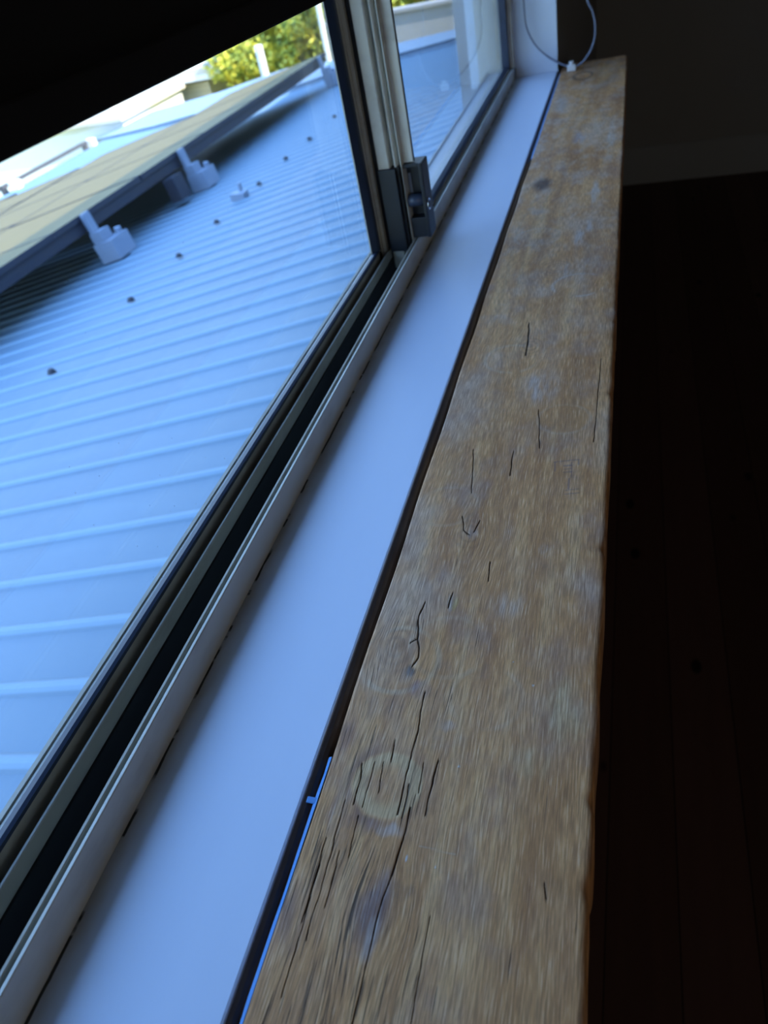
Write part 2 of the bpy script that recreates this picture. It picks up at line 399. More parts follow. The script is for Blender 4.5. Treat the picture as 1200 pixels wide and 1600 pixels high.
# outer sash (left pane), glass at x = -.343
so = D.objects.new('window_2', None); C.objects.link(so); so['kind'] = 'structure'
bm = B(); box(bm, -.3465, -.3350, Y0 + .03, 1.012, -.004, .0248, .0006); obj('bottom_rail', bm, ALUD, so)
bm = B(); extr(bm, [(-.3350, .0245), (-.3350, .0274), (-.3375, .0284), (-.3422, .0272), (-.3422, .0245)], 'y', Y0 + .05, .990); obj('bottom_gasket', bm, GASK, so)
bm = B(); box(bm, -.3448, -.3422, Y0 + .03, .995, .0262, .975); obj('glass_pane', bm, GLASS, so)
# stile in plan (x, y)
bm = B(); extr(bm, [(-.3465, .985), (-.3465, 1.040), (-.3310, 1.040), (-.3310, 1.0395), (-.3295, 1.0395), (-.3295, 1.0070), (-.3335, 1.0060), (-.3335, 1.0008), (-.3350, 1.0004), (-.3350, .9880), (-.3415, .985)], 'z', -.004, .98); obj('stile', bm, ALUD, so)
bm = B(); extr(bm, [(-.3350, .9985), (-.3340, .9960), (-.3340, .9895), (-.3355, .9860), (-.3422, .9775), (-.3422, .9985)], 'z', .027, .975); obj('side_gasket', bm, GASK, so)
bm = B(); box(bm, -.3465, -.3350, Y0 + .03, Y0 + .07, -.004, .98); obj('stile', bm, ALUD, so)

# inner sliding sash (right pane), glass at x = -.303
si = D.objects.new('window_3', None); C.objects.link(si); si['kind'] = 'structure'
bm = B()        # interlocking stile: end face, groove, ridge, groove, room face
prof = [(-.3235, 1.0175), (-.3232, 1.0155), (-.3220, 1.0150), (-.3085, 1.0150), (-.3070, 1.0165), (-.3068, 1.0290), (-.3030, 1.0290), (-.3015, 1.0190), (-.3000, 1.0178),
        (-.2985, 1.0190), (-.2975, 1.0280), (-.2945, 1.0280), (-.2935, 1.0210), (-.2918, 1.0192), (-.2912, 1.0240), (-.2910, 1.0760), (-.2925, 1.0790), (-.3020, 1.0790), (-.3050, 1.0700), (-.3235, 1.0550)]
extr(bm, prof, 'z', -.010, .985); obj('stile', bm, ALU, si)
bm = B(); box(bm, -.3080, -.2912, 1.05, Y1 - .03, -.010, .0300, .0008); obj('bottom_rail', bm, ALU, si)
bm = B(); box(bm, -.3293, -.3236, 1.0165, 1.0300, .0, .98); obj('interlock_shade', bm, BLACKM, si)  # black strip added as the shade in the gap between the stiles
bm = B(); box(bm, -.2926, -.2772, 1.0300, 1.0365, .1290, .985, .0010); obj('pull_lip', bm, ALU, si)
bm = B(); box(bm, -.2772, -.2768, 1.0330, 1.0368, .1290, .985); obj('lip_seal', bm, GASK, si)
bm = B(); extr(bm, [(-.2912, .0298), (-.2918, .0330), (-.2945, .0352), (-.3020, .0368), (-.3020, .0298)], 'y', 1.078, Y1 - .035); obj('bottom_gasket', bm, GASK, si)
bm = B(); box(bm, -.3048, -.3022, 1.07, Y1 - .04, .030, .975); obj('glass_pane', bm, GLASS, si)
bm = B(); box(bm, -.3080, -.2912, Y1 - .055, Y1 - .03, -.010, .985, .001); obj('stile', bm, GASK, si)
bm = B(); extr(bm, [(-.3020, 1.0795), (-.3020, 1.0830), (-.2950, 1.0800), (-.2950, 1.0790)], 'z', .03, .97); obj('side_gasket', bm, GASK, si)
bm = B(); box(bm, -.3080, -.2912, 1.05, Y1 - .03, .955, .985); obj('top_rail', bm, ALU, si)

# ------------------------------------------------------------------ timber plank
import numpy as np
X0, X1, YA, YB, TH = -.1675, -.0075, -.45, 2.265, .046
def vnoise(x, y, fx, fy, seed, octs=3):
    """smooth value noise in -0.5..0.5"""
    out = np.zeros_like(x); amp = 1.0; tot = 0
    for o_ in range(octs):
        rs = np.random.RandomState(seed + o_ * 17); T = rs.rand(257, 257)
        u = x * fx + 31.7 * (o_ + 1); v = y * fy + 12.3 * (o_ + 1)
        iu = np.floor(u).astype(int); iv = np.floor(v).astype(int); fu = u - iu; fv = v - iv
        fu = fu * fu * (3 - 2 * fu); fv = fv * fv * (3 - 2 * fv)
        g_ = lambda a, b: T[a % 257, b % 257]
        val = (g_(iu, iv) * (1 - fu) + g_(iu + 1, iv) * fu) * (1 - fv) + (g_(iu, iv + 1) * (1 - fu) + g_(iu + 1, iv + 1) * fu) * fv
        out += amp * (val - .5); tot += amp; amp *= .5; fx *= 2.1; fy *= 2.1
    return out / tot
def sst(v, a, b):
    t = np.clip((v - a) / (b - a), 0, 1); return t * t * (3 - 2 * t)
def plank():
    xs_top = np.linspace(X0 + .0018, X1 - .0045, 440)
    r1 = .0045
    prof = [(X0, -TH), (X0, -.0018), (X0 + .0006, -.0006)] + [(x, 0.0) for x in xs_top]
    for i in range(1, 7):
        a = math.pi / 2 * (1 - i / 6); prof.append((X1 - r1 + r1 * math.cos(a), -r1 + r1 * math.sin(a)))
    prof += [(X1, -TH + .003), (X1 - .003, -TH)]
    prof = np.array(prof); M = len(prof)
    ys = np.concatenate([np.arange(YA, .02, .01), np.arange(.02, .62, .001), np.arange(.62, 1.2, .002), np.arange(1.2, YB, .004), [YB]])
    N = len(ys)
    X = np.repeat(prof[None, :, 0], N, 0); Z = np.repeat(prof[None, :, 1], N, 0); Y = np.repeat(ys[:, None], M, 1)
    # ---- marks of use, evaluated on the top face
    jx = vnoise(X, Y, 160, 60, 3); jy = vnoise(X, Y, 160, 60, 5)
    wx = vnoise(X, Y, 14, 5, 7) * .016; wy = vnoise(X, Y, 14, 5, 9) * .016
    PX = X + jx * .005; PY = Y + jy * .006
    col = np.zeros((N, M, 3)); al = np.zeros((N, M))
    def over(f, c):
        nonlocal col, al
        f = f[..., None]; A = al[..., None]
        col = col * (1 - f) + np.array(c) * f          # premultiplied
        al = al * (1 - f[..., 0]) + f[..., 0]
    def blob(pc, wx_, hy_, soft=.35, sharp=False):
        cx, cy = P(*pc); a_ = X if sharp else PX; b_ = Y if sharp else PY
        d = np.sqrt(((a_ - cx) / wx_) ** 2 + ((b_ - cy) / hy_) ** 2); return 1 - sst(d, 1 - soft, 1 + soft)
    n1 = vnoise(X, Y, 60, 24, 21); n2 = vnoise(X, Y, 190, 45, 41, 4)
    knot = np.zeros((N, M)); bx_ = np.zeros((N, M))
    for (pc, r) in (((622, 1012), .020), ((733, 835), .015), ((826, 540), .020), ((587, 1420), .014), ((847, 288), .030), ((870, 420), .030)):
        kx, ky = P(*pc); dx = X + wx * .6 - kx; dy = (Y + wy * .6 - ky) * .8
        d = np.sqrt(dx * dx + dy * dy)
        rg_ = .5 + .5 * np.sin((d + n1 * .0035) * 2 * math.pi / .0058)
        knot = np.maximum(knot, rg_ ** 1.5 * (1 - sst(d, r * .3, r * 1.5)))
        g2 = np.exp(-(dx / (r * 1.3)) ** 2 - (dy / (r * 1.6)) ** 2)
        bx_ += -dx * .42 * g2
    cath = np.sin(vnoise(X, Y, 8, 2.0, 31, 2) * 46 + X * 90)
    knot = np.maximum(knot, .55 * sst(cath, .35, 1) * sst(Y, .25, .6))
    # cup ring
    for (pc, rr, inner, st, c) in (((607, 1225), .0215, .60, .62, (.82, .62, .34)),):
        cx, cy = P(*pc); d = np.sqrt((X + wx * .25 - cx) ** 2 + (Y + wy * .25 - cy) ** 2) + jx * .003
        over(st * sst(d, rr * .38, rr * inner * 1.3) * (1 - sst(d, rr * .93, rr * 1.06)), c)
        ang = np.arctan2(Y - cy, X - cx)
        arc = .35 + .65 * sst(np.cos(ang - math.radians(200)), -.2, .7)
        over(.62 * arc * sst(d, rr * .98, rr * 1.1) * (1 - sst(d, rr * 1.12, rr * 1.5)) * sst(n1, -.22, .12), (.17, .11, .13))
    for (pc, rr, st, c) in (((625, 1030), .0285, .42, (.78, .62, .42)), ((700, 1010), .027, .18, (.78, .62, .42)), ((760, 1090), .024, .20, (.76, .60, .42)), ((800, 560), .030, .35, (.76, .64, .48)),
                            ((905, 445), .033, .45, (.72, .66, .60)), ((840, 370), .032, .30, (.70, .64, .56)), ((880, 655), .025, .22, (.74, .62, .46)), ((700, 790), .026, .18, (.74, .60, .44))):
        cx, cy = P(*pc); d = np.sqrt((X + wx * .2 - cx) ** 2 + (Y + wy * .2 - cy) ** 2)
        over(st * sst(d, rr * .88, rr * .95) * (1 - sst(d, rr * 1.0, rr * 1.1)) * sst(n1, -.25, .1), c)
    for (pc, wx_, hy_, cc, st) in (
        ((584, 1425), .0085, .0165, (.22, .15, .15), .90), ((579, 1468), .0038, .0110, (.56, .46, .40), .9),
        ((597, 1385), .006, .009, (.42, .34, .32), .5),
        ((588, 1410), .0055, .0100, (.27, .17, .15), .6),
        ((625, 1390), .0085, .004, (.30, .17, .10), .6),
        ((610, 1297), .0062, .0034, (.60, .58, .58), .70), ((545, 1150), .0065, .012, (.20, .13, .17), .5),
        ((528, 1262), .004, .016, (.20, .13, .17), .55), ((560, 1290), .011, .005, (.22, .15, .18), .5), ((655, 1078), .007, .007, (.22, .15, .22), .65),
        ((460, 1420), .009, .02, (.20, .13, .15), .45), ((520, 1345), .010, .012, (.33, .17, .09), .45),
        ((885, 1110), .012, .022, (.82, .63, .36), .55), ((830, 1190), .012, .010, (.76, .58, .34), .45),
        ((700, 1136), .006, .004, (.62, .58, .56), .45),
        ((628, 1022), .010, .016, (.36, .21, .15), .45), ((640, 1048), .0032, .0042, (.05, .05, .06), .95), ((636, 1056), .004, .006, (.40, .36, .32), .8),
        ((730, 822), .008, .018, (.33, .25, .24), .5), ((738, 836), .0032, .006, (.55, .52, .50), .6),
        ((790, 945), .014, .014, (.62, .55, .50), .5), ((706, 940), .003, .008, (.66, .60, .50), .7), ((711, 945), .0015, .007, (.62, .44, .08), .6),
        ((845, 605), .018, .030, (.62, .57, .54), .55), ((850, 858), .0028, .006, (.44, .42, .40), .7),
        ((900, 420), .025, .04, (.64, .58, .54), .4),
        ((847, 288), .0135, .030, (.05, .035, .04), 1.0), ((802, 318), .012, .05, (.62, .60, .60), .45), ((905, 370), .006, .03, (.74, .72, .70), .7),
        ((921, 352), .005, .025, (.80, .78, .76), .7), ((930, 300), .006, .06, (.70, .66, .60), .6), ((842, 214), .016, .09, (.54, .52, .52), .5),
        ((878, 160), .012, .08, (.50, .49, .48), .45), ((940, 190), .014, .07, (.62, .52, .40), .5), ((955, 215), .006, .12, (.70, .68, .62), .5),
        ((905, 215), .012, .04, (.46, .44, .48), .6), ((950, 120), .03, .12, (.34, .19, .09), .45)):
        over(st * blob(pc, wx_, hy_, .5) * (1 if st >= .9 else np.clip(.62 + 2.0 * n2 + .8 * n1, .12, 1)), cc)
    cx, cy = P(911, 118); d = np.sqrt(((X - cx) / .026) ** 2 + ((Y - cy) / .048) ** 2)
    over(.85 * sst(d, .62, .78) * (1 - sst(d, .90, 1.02)), (.10, .065, .05))
    def segm(a, b, w, jit=.0012, soft=.6):
        A, B_ = P(*a), P(*b); ax, ay = A; vx, vy = B_[0] - ax, B_[1] - ay
        qx = X + jx * jit - ax; qy = Y - ay
        h = np.clip((qx * vx + qy * vy) / (vx * vx + vy * vy), 0, 1)
        return 1 - sst(np.hypot(qx - h * vx, qy - h * vy), w * (1 - soft), w * (1 + soft))
    for a, b, w in (((866, 722), (904, 718), .0007), ((867, 722), (867, 736), .0007), ((904, 718), (904, 726), .0007),
                    ((882, 728), (893, 727), .0011), ((881, 738), (893, 737), .0008), ((882, 733), (893, 732), .0006), ((893, 722), (893, 745), .0005),
                    ((883, 772), (905, 770), .0006), ((884, 766), (904, 764), .0005), ((889, 748), (888, 764), .0007)):
        over(.6 * segm(a, b, w, 0), (.13, .11, .15))
    for pc, wx_, hy_ in (((635, 1341), .0006, .0019), ((833, 1071), .0008, .0008), ((802, 1034), .0005, .0006), ((680, 1354), .0005, .0006), ((717, 1197), .0008, .0008)):
        over(.9 * blob(pc, wx_, hy_, .3, True), (.85, .85, .83))
    over(.4 * segm((655, 1322), (712, 1334), .0004), (.85, .75, .6))
    crack = np.zeros((N, M))
    for pts, w in (
        ([(664, 1080), (655, 1130), (647, 1165), (636, 1210), (620, 1272)], .00052), ([(685, 1187), (677, 1215), (672, 1235), (665, 1273)], .00055), ([(640, 1262), (632, 1300), (622, 1335), (612, 1367)], .00065), ([(612, 1367), (597, 1405), (588, 1440), (577, 1490), (563, 1548), (550, 1602)], .00042), ([(566, 1192), (564, 1215), (559, 1235), (553, 1256)], .00048), ([(618, 1155), (612, 1190)], .00040), ([(657, 1375), (672, 1430), (655, 1520), (640, 1602)][1:], .00026), ([(662, 1192), (654, 1238)], .00034), ([(586, 1190), (566, 1262)], .00026), ([(600, 1190), (592, 1240)], .00026), ([(640, 1225), (626, 1278)], .00034), ([(850, 1380), (853, 1405)], .00038), ([(509, 1310), (490, 1380), (470, 1440)], .00034), ([(540, 1250), (500, 1400), (478, 1470)], .00030), ([(530, 1330), (508, 1420)], .00026), ([(500, 1350), (462, 1480), (440, 1560)], .00030), ([(560, 1275), (545, 1340)], .00026), ([(664, 940), (655, 962), (655, 988), (653, 998), (654, 1012), (653, 1027), (643, 1041)], .00060), ([(653, 998), (641, 1005)], .00060), ([(722, 806), (724, 828), (733, 835)], .0005), ([(750, 813), (740, 831)], .0006), ([(708, 926), (700, 949)], .0006), ([(765, 877), (762, 907)], .0005), ([(827, 504), (826, 530), (822, 554)], .0014), ([(802, 704), (797, 742)], .0006), ([(740, 702), (737, 770)], .0005), ([(842, 640), (843, 700)], .0005), ([(940, 560), (928, 690)], .0005)):
        for i, (a, b) in enumerate(zip(pts, pts[1:])):
            crack = np.maximum(crack, segm(a, b, w * .62, .0022))
    fiss = (1 - sst(Y, .10, .62)) * (.45 + .65 * sst(-X, .03, .13)) + .18
    wear = .10 + .34 * sst(Y, .45, 1.4)
    # ---- shape: worn, slightly cupped, chipped right edge, real crack depth
    rs = random.Random(3); wob = np.zeros(N)
    for _ in range(12): wob += np.sin(rs.uniform(4, 110) * ys + rs.uniform(0, 6.28)) / 12
    k = np.clip((X - (X1 - .02)) / .02, 0, 1); kl = np.clip((X0 + .004 - X) / .004, 0, 1)
    top = (Z > -.02)
    XX = X + (.0016 * wob[:, None]) * k + .0006 * kl * np.sin(31 * Y + 2)
    ZZ = Z - .0005 * np.maximum(0, np.sin(60 * X + 1.3 * np.sin(2.1 * Y))) * top - .0009 * crack * top
    chips = sum(np.exp(-((Y - P(x, y)[1]) / .006) ** 2) for x, y in ((948, 612), (943, 855), (965, 500), (928, 1250), (920, 1390)))
    XX -= chips * k * .0018; ZZ -= chips * k * .0012 * top
    t = np.clip((Y - (YB - .03)) / .03, 0, 1); XX -= k * .010 * t * t; ZZ -= .003 * t * t * top
    idx = np.arange(N * M).reshape(N, M); nx = np.roll(idx, -1, 1)
    quads = np.stack([idx[:-1], idx[1:], nx[1:], nx[:-1]], -1).reshape(-1, 4)
    me = D.meshes.new('timber_plank')
    nq = len(quads); me.vertices.add(N * M); me.vertices.foreach_set('co', np.stack([XX, Y, ZZ], -1).astype(np.float32).ravel())
    loops = np.concatenate([quads.ravel(), idx[0], idx[-1][::-1]])
    me.loops.add(len(loops)); me.loops.foreach_set('vertex_index', loops.astype(np.int32))
    me.polygons.add(nq + 2)
    me.polygons.foreach_set('loop_start', np.concatenate([np.arange(nq) * 4, [nq * 4, nq * 4 + M]]).astype(np.int32))
    me.update(calc_edges=True)
    sm = np.ones(nq + 2, bool); sm[-2:] = False; me.polygons.foreach_set('use_smooth', sm)
    def fa(name, v):
        q = me.attributes.new(name, 'FLOAT', 'POINT'); q.data.foreach_set('value', v.astype(np.float32).ravel())
    fa('crack', crack); fa('knot', knot); fa('fissured', fiss); fa('wear', wear)
    q = me.attributes.new('bend', 'FLOAT_VECTOR', 'POINT'); q.data.foreach_set('vector', np.stack([bx_ + wx * .6, wy * 0, wy * 0], -1).astype(np.float32).ravel())
    c_ = col / np.maximum(al, 1e-4)[..., None]
    q = me.attributes.new('stain', 'FLOAT_COLOR', 'POINT'); q.data.foreach_set('color', np.concatenate([c_, al[..., None]], -1).astype(np.float32).ravel())
    me.materials.append(WOOD)
    o = D.objects.new('timber_plank', me); C.objects.link(o); return o
pl = tag(plank(), 'long weathered brown timber ledge plank with cracks, knots and cup stains beside the white sill', 'plank')
bm = B(); box(bm, XW, XW + .028, -.44, 2.25, -.092, -.0462, .001); obj('ledger', bm, DARKT, pl)
# blue tape down in the gap
def strip(ya, yb, seed):
    rr = random.Random(seed); bm = B(); n = max(6, int((yb - ya) / .012)); prev = None
    for i in range(n + 1):
        y = ya + (yb - ya) * i / n; j = rr.uniform(-.0002, .0002)
        w = .0017 + j
        q = [bm.verts.new(v) for v in ((-.1677 - w, y, -.0016 + j), (-.1672, y, -.0003), (-.1672, y, -.0010), (-.1677 - w, y, -.0030))]
        if prev:
            for k in range(4): bm.faces.new((prev[k], prev[(k + 1) % 4], q[(k + 1) % 4], q[k]))
        else: bm.faces.new(q)
        prev = q
    bm.faces.new(prev[::-1]); return bm
y_tape = P(505, 1180)[1]
tag(obj('masking_tape', strip(-.10, y_tape, 4), TAPE), 'thin strip of bright blue masking tape along the near left edge of the plank', 'tape')
tag(obj('masking_tape', strip(1.45, 2.15, 5), TAPE), 'thin blue tape strip in the gap at the far end near the cord', 'tape')
gy = P(488, 1248)[1]
bm = B(); box(bm, -.1742, -.1672, gy - .0022, gy + .0016, -.0022, -.0008, .0003); tag(obj('tape_scrap', bm, TAPE), 'tiny torn scrap of blue tape bridging the gap beside the cup stain', 'tape')

# ------------------------------------------------------------------ window lock on the meeting stile
lk = thing('window_lock', 'dark slate sash lock with plunger and key barrel at the foot of the meeting stiles', 'lock', (-.295, 1.03, .028))
def lobj(name, bm, mat, parent=None, smooth=False):
    o = obj(name, bm, mat, parent or lk, smooth)
    if parent is None: o.matrix_parent_inverse = Matrix.Translation(lk.location).inverted()
    return o
lobj('striker_block', box(B(), -.3230, -.2985, 1.0085, 1.0300, .0165, .1280, .0010), LOCK)
bm = B()
box(bm, -.2985, -.2690, 1.0400, 1.0560, .0285, .1280, .0008)      # back plate
box(bm, -.2985, -.2690, 1.0240, 1.0410, .0285, .0560, .0010)      # solid foot
box(bm, -.2985, -.2690, 1.0240, 1.0410, .1235, .1280, .0008)      # top
box(bm, -.2987, -.2950, 1.0150, 1.0300, .0165, .1280, .0006)      # cheek
lobj('lock_body', bm, LOCK)
lobj('face_plate', box(B(), -.2695, -.2640, 1.0200, 1.0560, .0285, .1285, .0016), LOCK)
bm = B(); cyl(bm, (-.2840, 1.0300, .0790), .0085, .030, 'x', 28)
bmesh.ops.create_uvsphere(bm, u_segments=24, v_segments=12, radius=.0085, matrix=Matrix.Translation((-.2985, 1.0300, .0790)) @ Matrix.Diagonal((.45, 1, 1, 1)))
lobj('plunger', bm, LOCKL, smooth=True)
bm = B(); box(bm, -.2905, -.2860, 1.0380, 1.0420, .085, .1130, .0006); lobj('latch_tongue', bm, BRACK)
bm = B(); cyl(bm, (-.2636, 1.0300, .0720), .0078, .0016, 'x', 28)
kb = lobj('key_barrel', bm, CHROME)
bm = B(); cyl(bm, (-.26265, 1.0300, .0720), .0052, .0008, 'x', 24); box(bm, -.2625, -.2618, 1.0293, 1.0307, .0690, .0750)
obj('keyway', bm, LOCK, kb).matrix_parent_inverse = Matrix()

# ------------------------------------------------------------------ roller blind, cord, cord clip
bl = thing('roller_blind', 'black blockout roller blind pulled most of the way down over the window', 'blind', (-.24, 1.02, .35))
def bobj(name, bm, mat, smooth=False):
    o = obj(name, bm, mat, bl, smooth); o.matrix_parent_inverse = Matrix.Translation(bl.location).inverted(); return o
bobj('fabric', box(B(), -.2410, -.2402, Y0 + .03, Y1 - .05, .352, .975), BLIND)
bobj('bottom_bar', box(B(), -.2440, -.2372, Y0 + .03, Y1 - .05, .3495, .3680, .0015), BLIND)
bobj('roller_tube', cyl(B(), (-.235, (Y0 + Y1) / 2, .965), .030, Y1 - Y0 - .12, 'y', 32), BLIND, True)
def tube(pts, r, seg=10):
    bm = B(); rings = []
    n = len(pts)
    for i, p in enumerate(pts):
        p = Vector(p); t = (Vector(pts[min(i + 1, n - 1)]) - Vector(pts[max(i - 1, 0)])).normalized()
        u = t.cross(Vector((0, 1, .01))).normalized(); v = t.cross(u)
        rings.append([bm.verts.new(p + (u * math.cos(a) + v * math.sin(a)) * r) for a in [2 * math.pi * k / seg for k in range(seg)]])
    for a, b in zip(rings, rings[1:]):
        for k in range(seg): bm.faces.new((a[k], a[(k + 1) % seg], b[(k + 1) % seg], b[k]))
    bm.faces.new(rings[0]); bm.faces.new(rings[-1][::-1]); return bm
def spline(ctrl, n=14):
    out = []
    c_ = [ctrl[0]] + list(ctrl) + [ctrl[-1]]
    for i in range(1, len(c_) - 2):
        p0, p1, p2, p3 = [Vector(q) for q in c_[i - 1:i + 3]]
        for k in range(n):
            t = k / n
            out.append(.5 * ((2 * p1) + (-p0 + p2) * t + (2 * p0 - 5 * p1 + 4 * p2 - p3) * t * t + (-p0 + 3 * p1 - 3 * p2 + p3) * t ** 3))
    out.append(Vector(ctrl[-1])); return out
YL = 2.150
cpix = [(818, 0), (822, 40), (835, 68), (853, 86), (877, 100), (893, 104), (908, 99), (921, 82), (929, 60), (930, 38), (926, 18), (918, 0)]
cp = [atY(x, y, YL) for x, y in cpix]
left_up = Vector((-.236, YL, .93)); right_up = Vector((-.128, YL, .93))
ctrl = [left_up, Vector((-.243, YL, .60)), Vector((-.2515, YL, .34)), Vector((-.252, YL, .25)), Vector((-.2522, YL, .20))] + cp + [Vector((-.106, YL, .19)), Vector((-.111, YL, .26)), Vector((-.118, YL, .36)), Vector((-.124, YL, .62)), right_up]
tag(obj('blind_cord', tube(spline(ctrl), .0024), CORD, smooth=True), 'grey blue braided blind cord loop hanging over the far end of the sill', 'cord')
bm = B(); c0 = atY(893, 99, YL)
box(bm, c0.x - .011, c0.x + .011, YL - .007, YL + .007, .0003, .015, .003)
cyl(bm, (c0.x, YL, .018), .006, .008, 'z', 16)
tag(obj('cord_clip', bm, CLIP, smooth=False), 'small translucent white plastic cord clip at the bottom of the loop', 'clip')

# ------------------------------------------------------------------ lower roof outside
RD = Vector((-.9822, -.037, -.1892)).normalized()          # down the ribs
RY = Vector((0, 1, 0))
RN = RD.cross(RY); RN = RN if RN.z > 0 else -RN; RN.normalize()
O0 = Vector((0, 0, CAMZ)) + RN * -1.0 * 1.0
_n = Vector((-.1892, 0, .9820)).normalized()
def on_roof(x, y, h=0):        # point above the roof plane at plan x, y
    # _n . (p - cam) = -1
    z = CAMZ + (-1.0 - _n.x * x) / _n.z
    return Vector((x, y, z)) + _n * h
def roofpix(px, py, h=0):
    d = ray(px, py); t = (-1.0 + h) / _n.dot(d); q = d * t; return Vector((q.x, q.y, CAMZ + q.z))
lower = thing('lower_roof', 'pale blue ribbed steel roof sloping away just outside the window', 'roof', (-.45, 3, -.8))
def robj(name, bm, mat, parent=None, smooth=False):
    o = obj(name, bm, mat, parent or lower, smooth)
    if parent is None: o.matrix_parent_inverse = Matrix.Translation(lower.location).inverted()
    return o
edge = [(-.45, 9.2), (-1.63, 10.6), (-3.4, 12.75), (-5.25, 14.8), (-6.53, 16.6), (-7.5, 18.1), (-10.5, 20.3), (-21.9, 32.0), (-40, 50)]
def yend(x):
    for (xa, ya), (xb, yb) in zip(edge, edge[1:]):
        if xb <= x <= xa: return ya + (yb - ya) * (x - xa) / (xb - xa)
    return edge[0][1]
# rib lines: y measured where x = -1.36, 0.2 m pitch
ribs = []
for k in range(-22, 0): ribs.append(1.365 + .2 * k)
for k in range(0, 110): ribs.append(1.365 + .2075 * k)
bm = B()
XS = [-.44, -1.0, -1.8, -2.8, -4, -5.2, -7, -9, -12, -16]
def addrow(y0, h):
    r_ = []
    for x in XS:
        y = y0 + .0377 * (x + 1.36)
        y = min(y, yend(x)); r_.append(bm.verts.new(on_roof(x, y, h)))
    return r_
prev = None
for yr in ribs:
    # pan with two faint swages, then a trapezoid rib
    for dy, h in ((-.026, 0), (-.007, .0120), (.005, .0120), (.026, 0), (.09, 0)):
        r_ = addrow(yr + dy, h)
        if prev:
            for i in range(len(XS) - 1):
                vs = [prev[i], prev[i + 1], r_[i + 1], r_[i]]
                if (prev[i].co - r_[i].co).length > 1e-5 or (prev[i + 1].co - r_[i + 1].co).length > 1e-5:
                    bm.faces.new(vs)
        prev = r_
bmesh.ops.remove_doubles(bm, verts=bm.verts, dist=1e-5)
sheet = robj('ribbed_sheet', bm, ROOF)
md = sheet.modifiers.new('thickness', 'SOLIDIFY'); md.thickness = .004; md.offset = -1 if RN.z > 0 else 1
# sheet lap line between two ribs
bm = B(); yl = 2.10
pts = [on_roof(x, yl + .0377 * (x + 1.36), .0005) for x in (-.5, -12)]
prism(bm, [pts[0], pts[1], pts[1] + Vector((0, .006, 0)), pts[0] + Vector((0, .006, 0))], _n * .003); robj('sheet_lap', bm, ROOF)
# capping along the far edge
bm = B()
E_ = [e for e in edge]
inn = [(-.45, 8.3), (-1.5, 9.5), (-2.87, 10.75), (-4.13, 11.9), (-5.0, 12.35), (-6.0, 12.9), (-7.5, 14.5), (-11, 17.5), (-25, 31)]
for i in range(len(inn) - 1):
    a, b = inn[i], inn[i + 1]; c_, d_ = edge[min(i + 1, 8)], edge[min(i, 8)]
    A_, B_ = on_roof(*a, .075), on_roof(*b, .075); Cc, Dd = on_roof(*c_, .035), on_roof(*d_, .035)
    prism(bm, [A_, B_, Cc, Dd], _n * -.03)
    prism(bm, [A_, B_, on_roof(b[0], b[1] + .16, .077), on_roof(a[0], a[1] + .16, .077)], _n * -.07)
robj('edge_capping', bm, CAP)
for (x, y) in ((-2.850, 2.794), (-2.858, 3.648), (-2.87, 4.324), (-2.868, 4.939), (-2.869, 5.787), (-2.90, 6.502), (-2.871, 7.076), (-2.865, 7.860)):
    bm = B(); bmesh.ops.create_cone(bm, cap_ends=True, segments=12, radius1=.026, radius2=.014, depth=.022, matrix=Matrix.Translation(on_roof(x, y, .030)))
    robj('roof_screw', bm, SCREWM)
bm = B(); p = on_roof(-2.92, 5.52, .03); box(bm, p.x - .07, p.x + .05, p.y - .05, p.y + .05, p.z - .02, p.z + .035, .006); box(bm, p.x - .02, p.x + .0, p.y + .03, p.y + .06, p.z, p.z + .09)
robj('sheet_clip', bm, BRACK)

# ------------------------------------------------------------------ solar panels
PH = .40
def frame_axes():
    dx = Vector((-.9822, 0, -.1892)).normalized(); return dx, RY, _n
DX, DY, DN = frame_axes()
PW, PL = 1.64, 1.31            # down the slope, along the row
ROTP = Matrix((( -DX.x, DY.x, DN.x), (-DX.y, DY.y, DN.y), (-DX.z, DY.z, DN.z)))   # columns: up-slope x, y, normal
def make_panel():
    t = D.objects.new('solar_panel', None); C.objects.link(t); t.empty_display_size = .1
    bm = B()
    w, l, hh, k = PW / 2 - .0015, PL / 2 - .0015, .042, .008
    box(bm, -w, -w + k, -l, l, -hh, 0); box(bm, w - k, w, -l, l, -hh, 0); box(bm, -w + k, w - k, -l, -l + k, -hh, 0); box(bm, -w + k, w - k, l - k, l, -hh, 0)
    obj('panel_frame', bm, FRAMEK, t)
    bm = B(); box(bm, -w + k, w - k, -l + k, l - k, -.012, -.003); obj('panel_glass', bm, PANEL, t)
    return t
def dup(root, name=None):
    r = root.copy(); C.objects.link(r)
    for ch in list(root.children):
        c_ = ch.copy(); C.objects.link(c_); c_.parent = r
    return r
p0 = make_panel(); first = True
def place(xe, y0, label, group):
    """xe: plan x of the up-slope edge, y0: near edge"""
    global first
    o = p0 if first else dup(p0); first = False
    top = on_roof(xe, y0 + PL / 2, PH)
    o.matrix_world = Matrix.Translation(top + DX * (PW / 2)) @ ROTP.to_4x4()
    tag(o, label, 'solar panel', group); return o
XA = -3.93
YS = 5.86
def yrow(n0, n1): return [YS + PL * k + (.03 if k >= 0 else 0) for k in range(n0, n1)]
for y in yrow(-2, 4): place(XA, y, 'dark framed solar panel in the row of the array nearest the window', 'solar panels in the nearest row')
for y in yrow(-2, 3): place(XA - PW * .982, y + .12, 'dark framed solar panel in the second row, behind the nearest row', 'solar panels in the second row')
for y in [5.4 + PL * k for k in range(3)]: place(XA - 2 * PW * .982 - .10, y + .1, 'dark framed solar panel in the far row beyond the dark gap', 'solar panels in the third row')
for y in [5.6 + PL * k for k in range(3)]: place(XA - 3 * PW * .982 - .10, y + .3, 'dark framed solar panel in the outermost row, farthest from the window', 'solar panels in the outermost row')
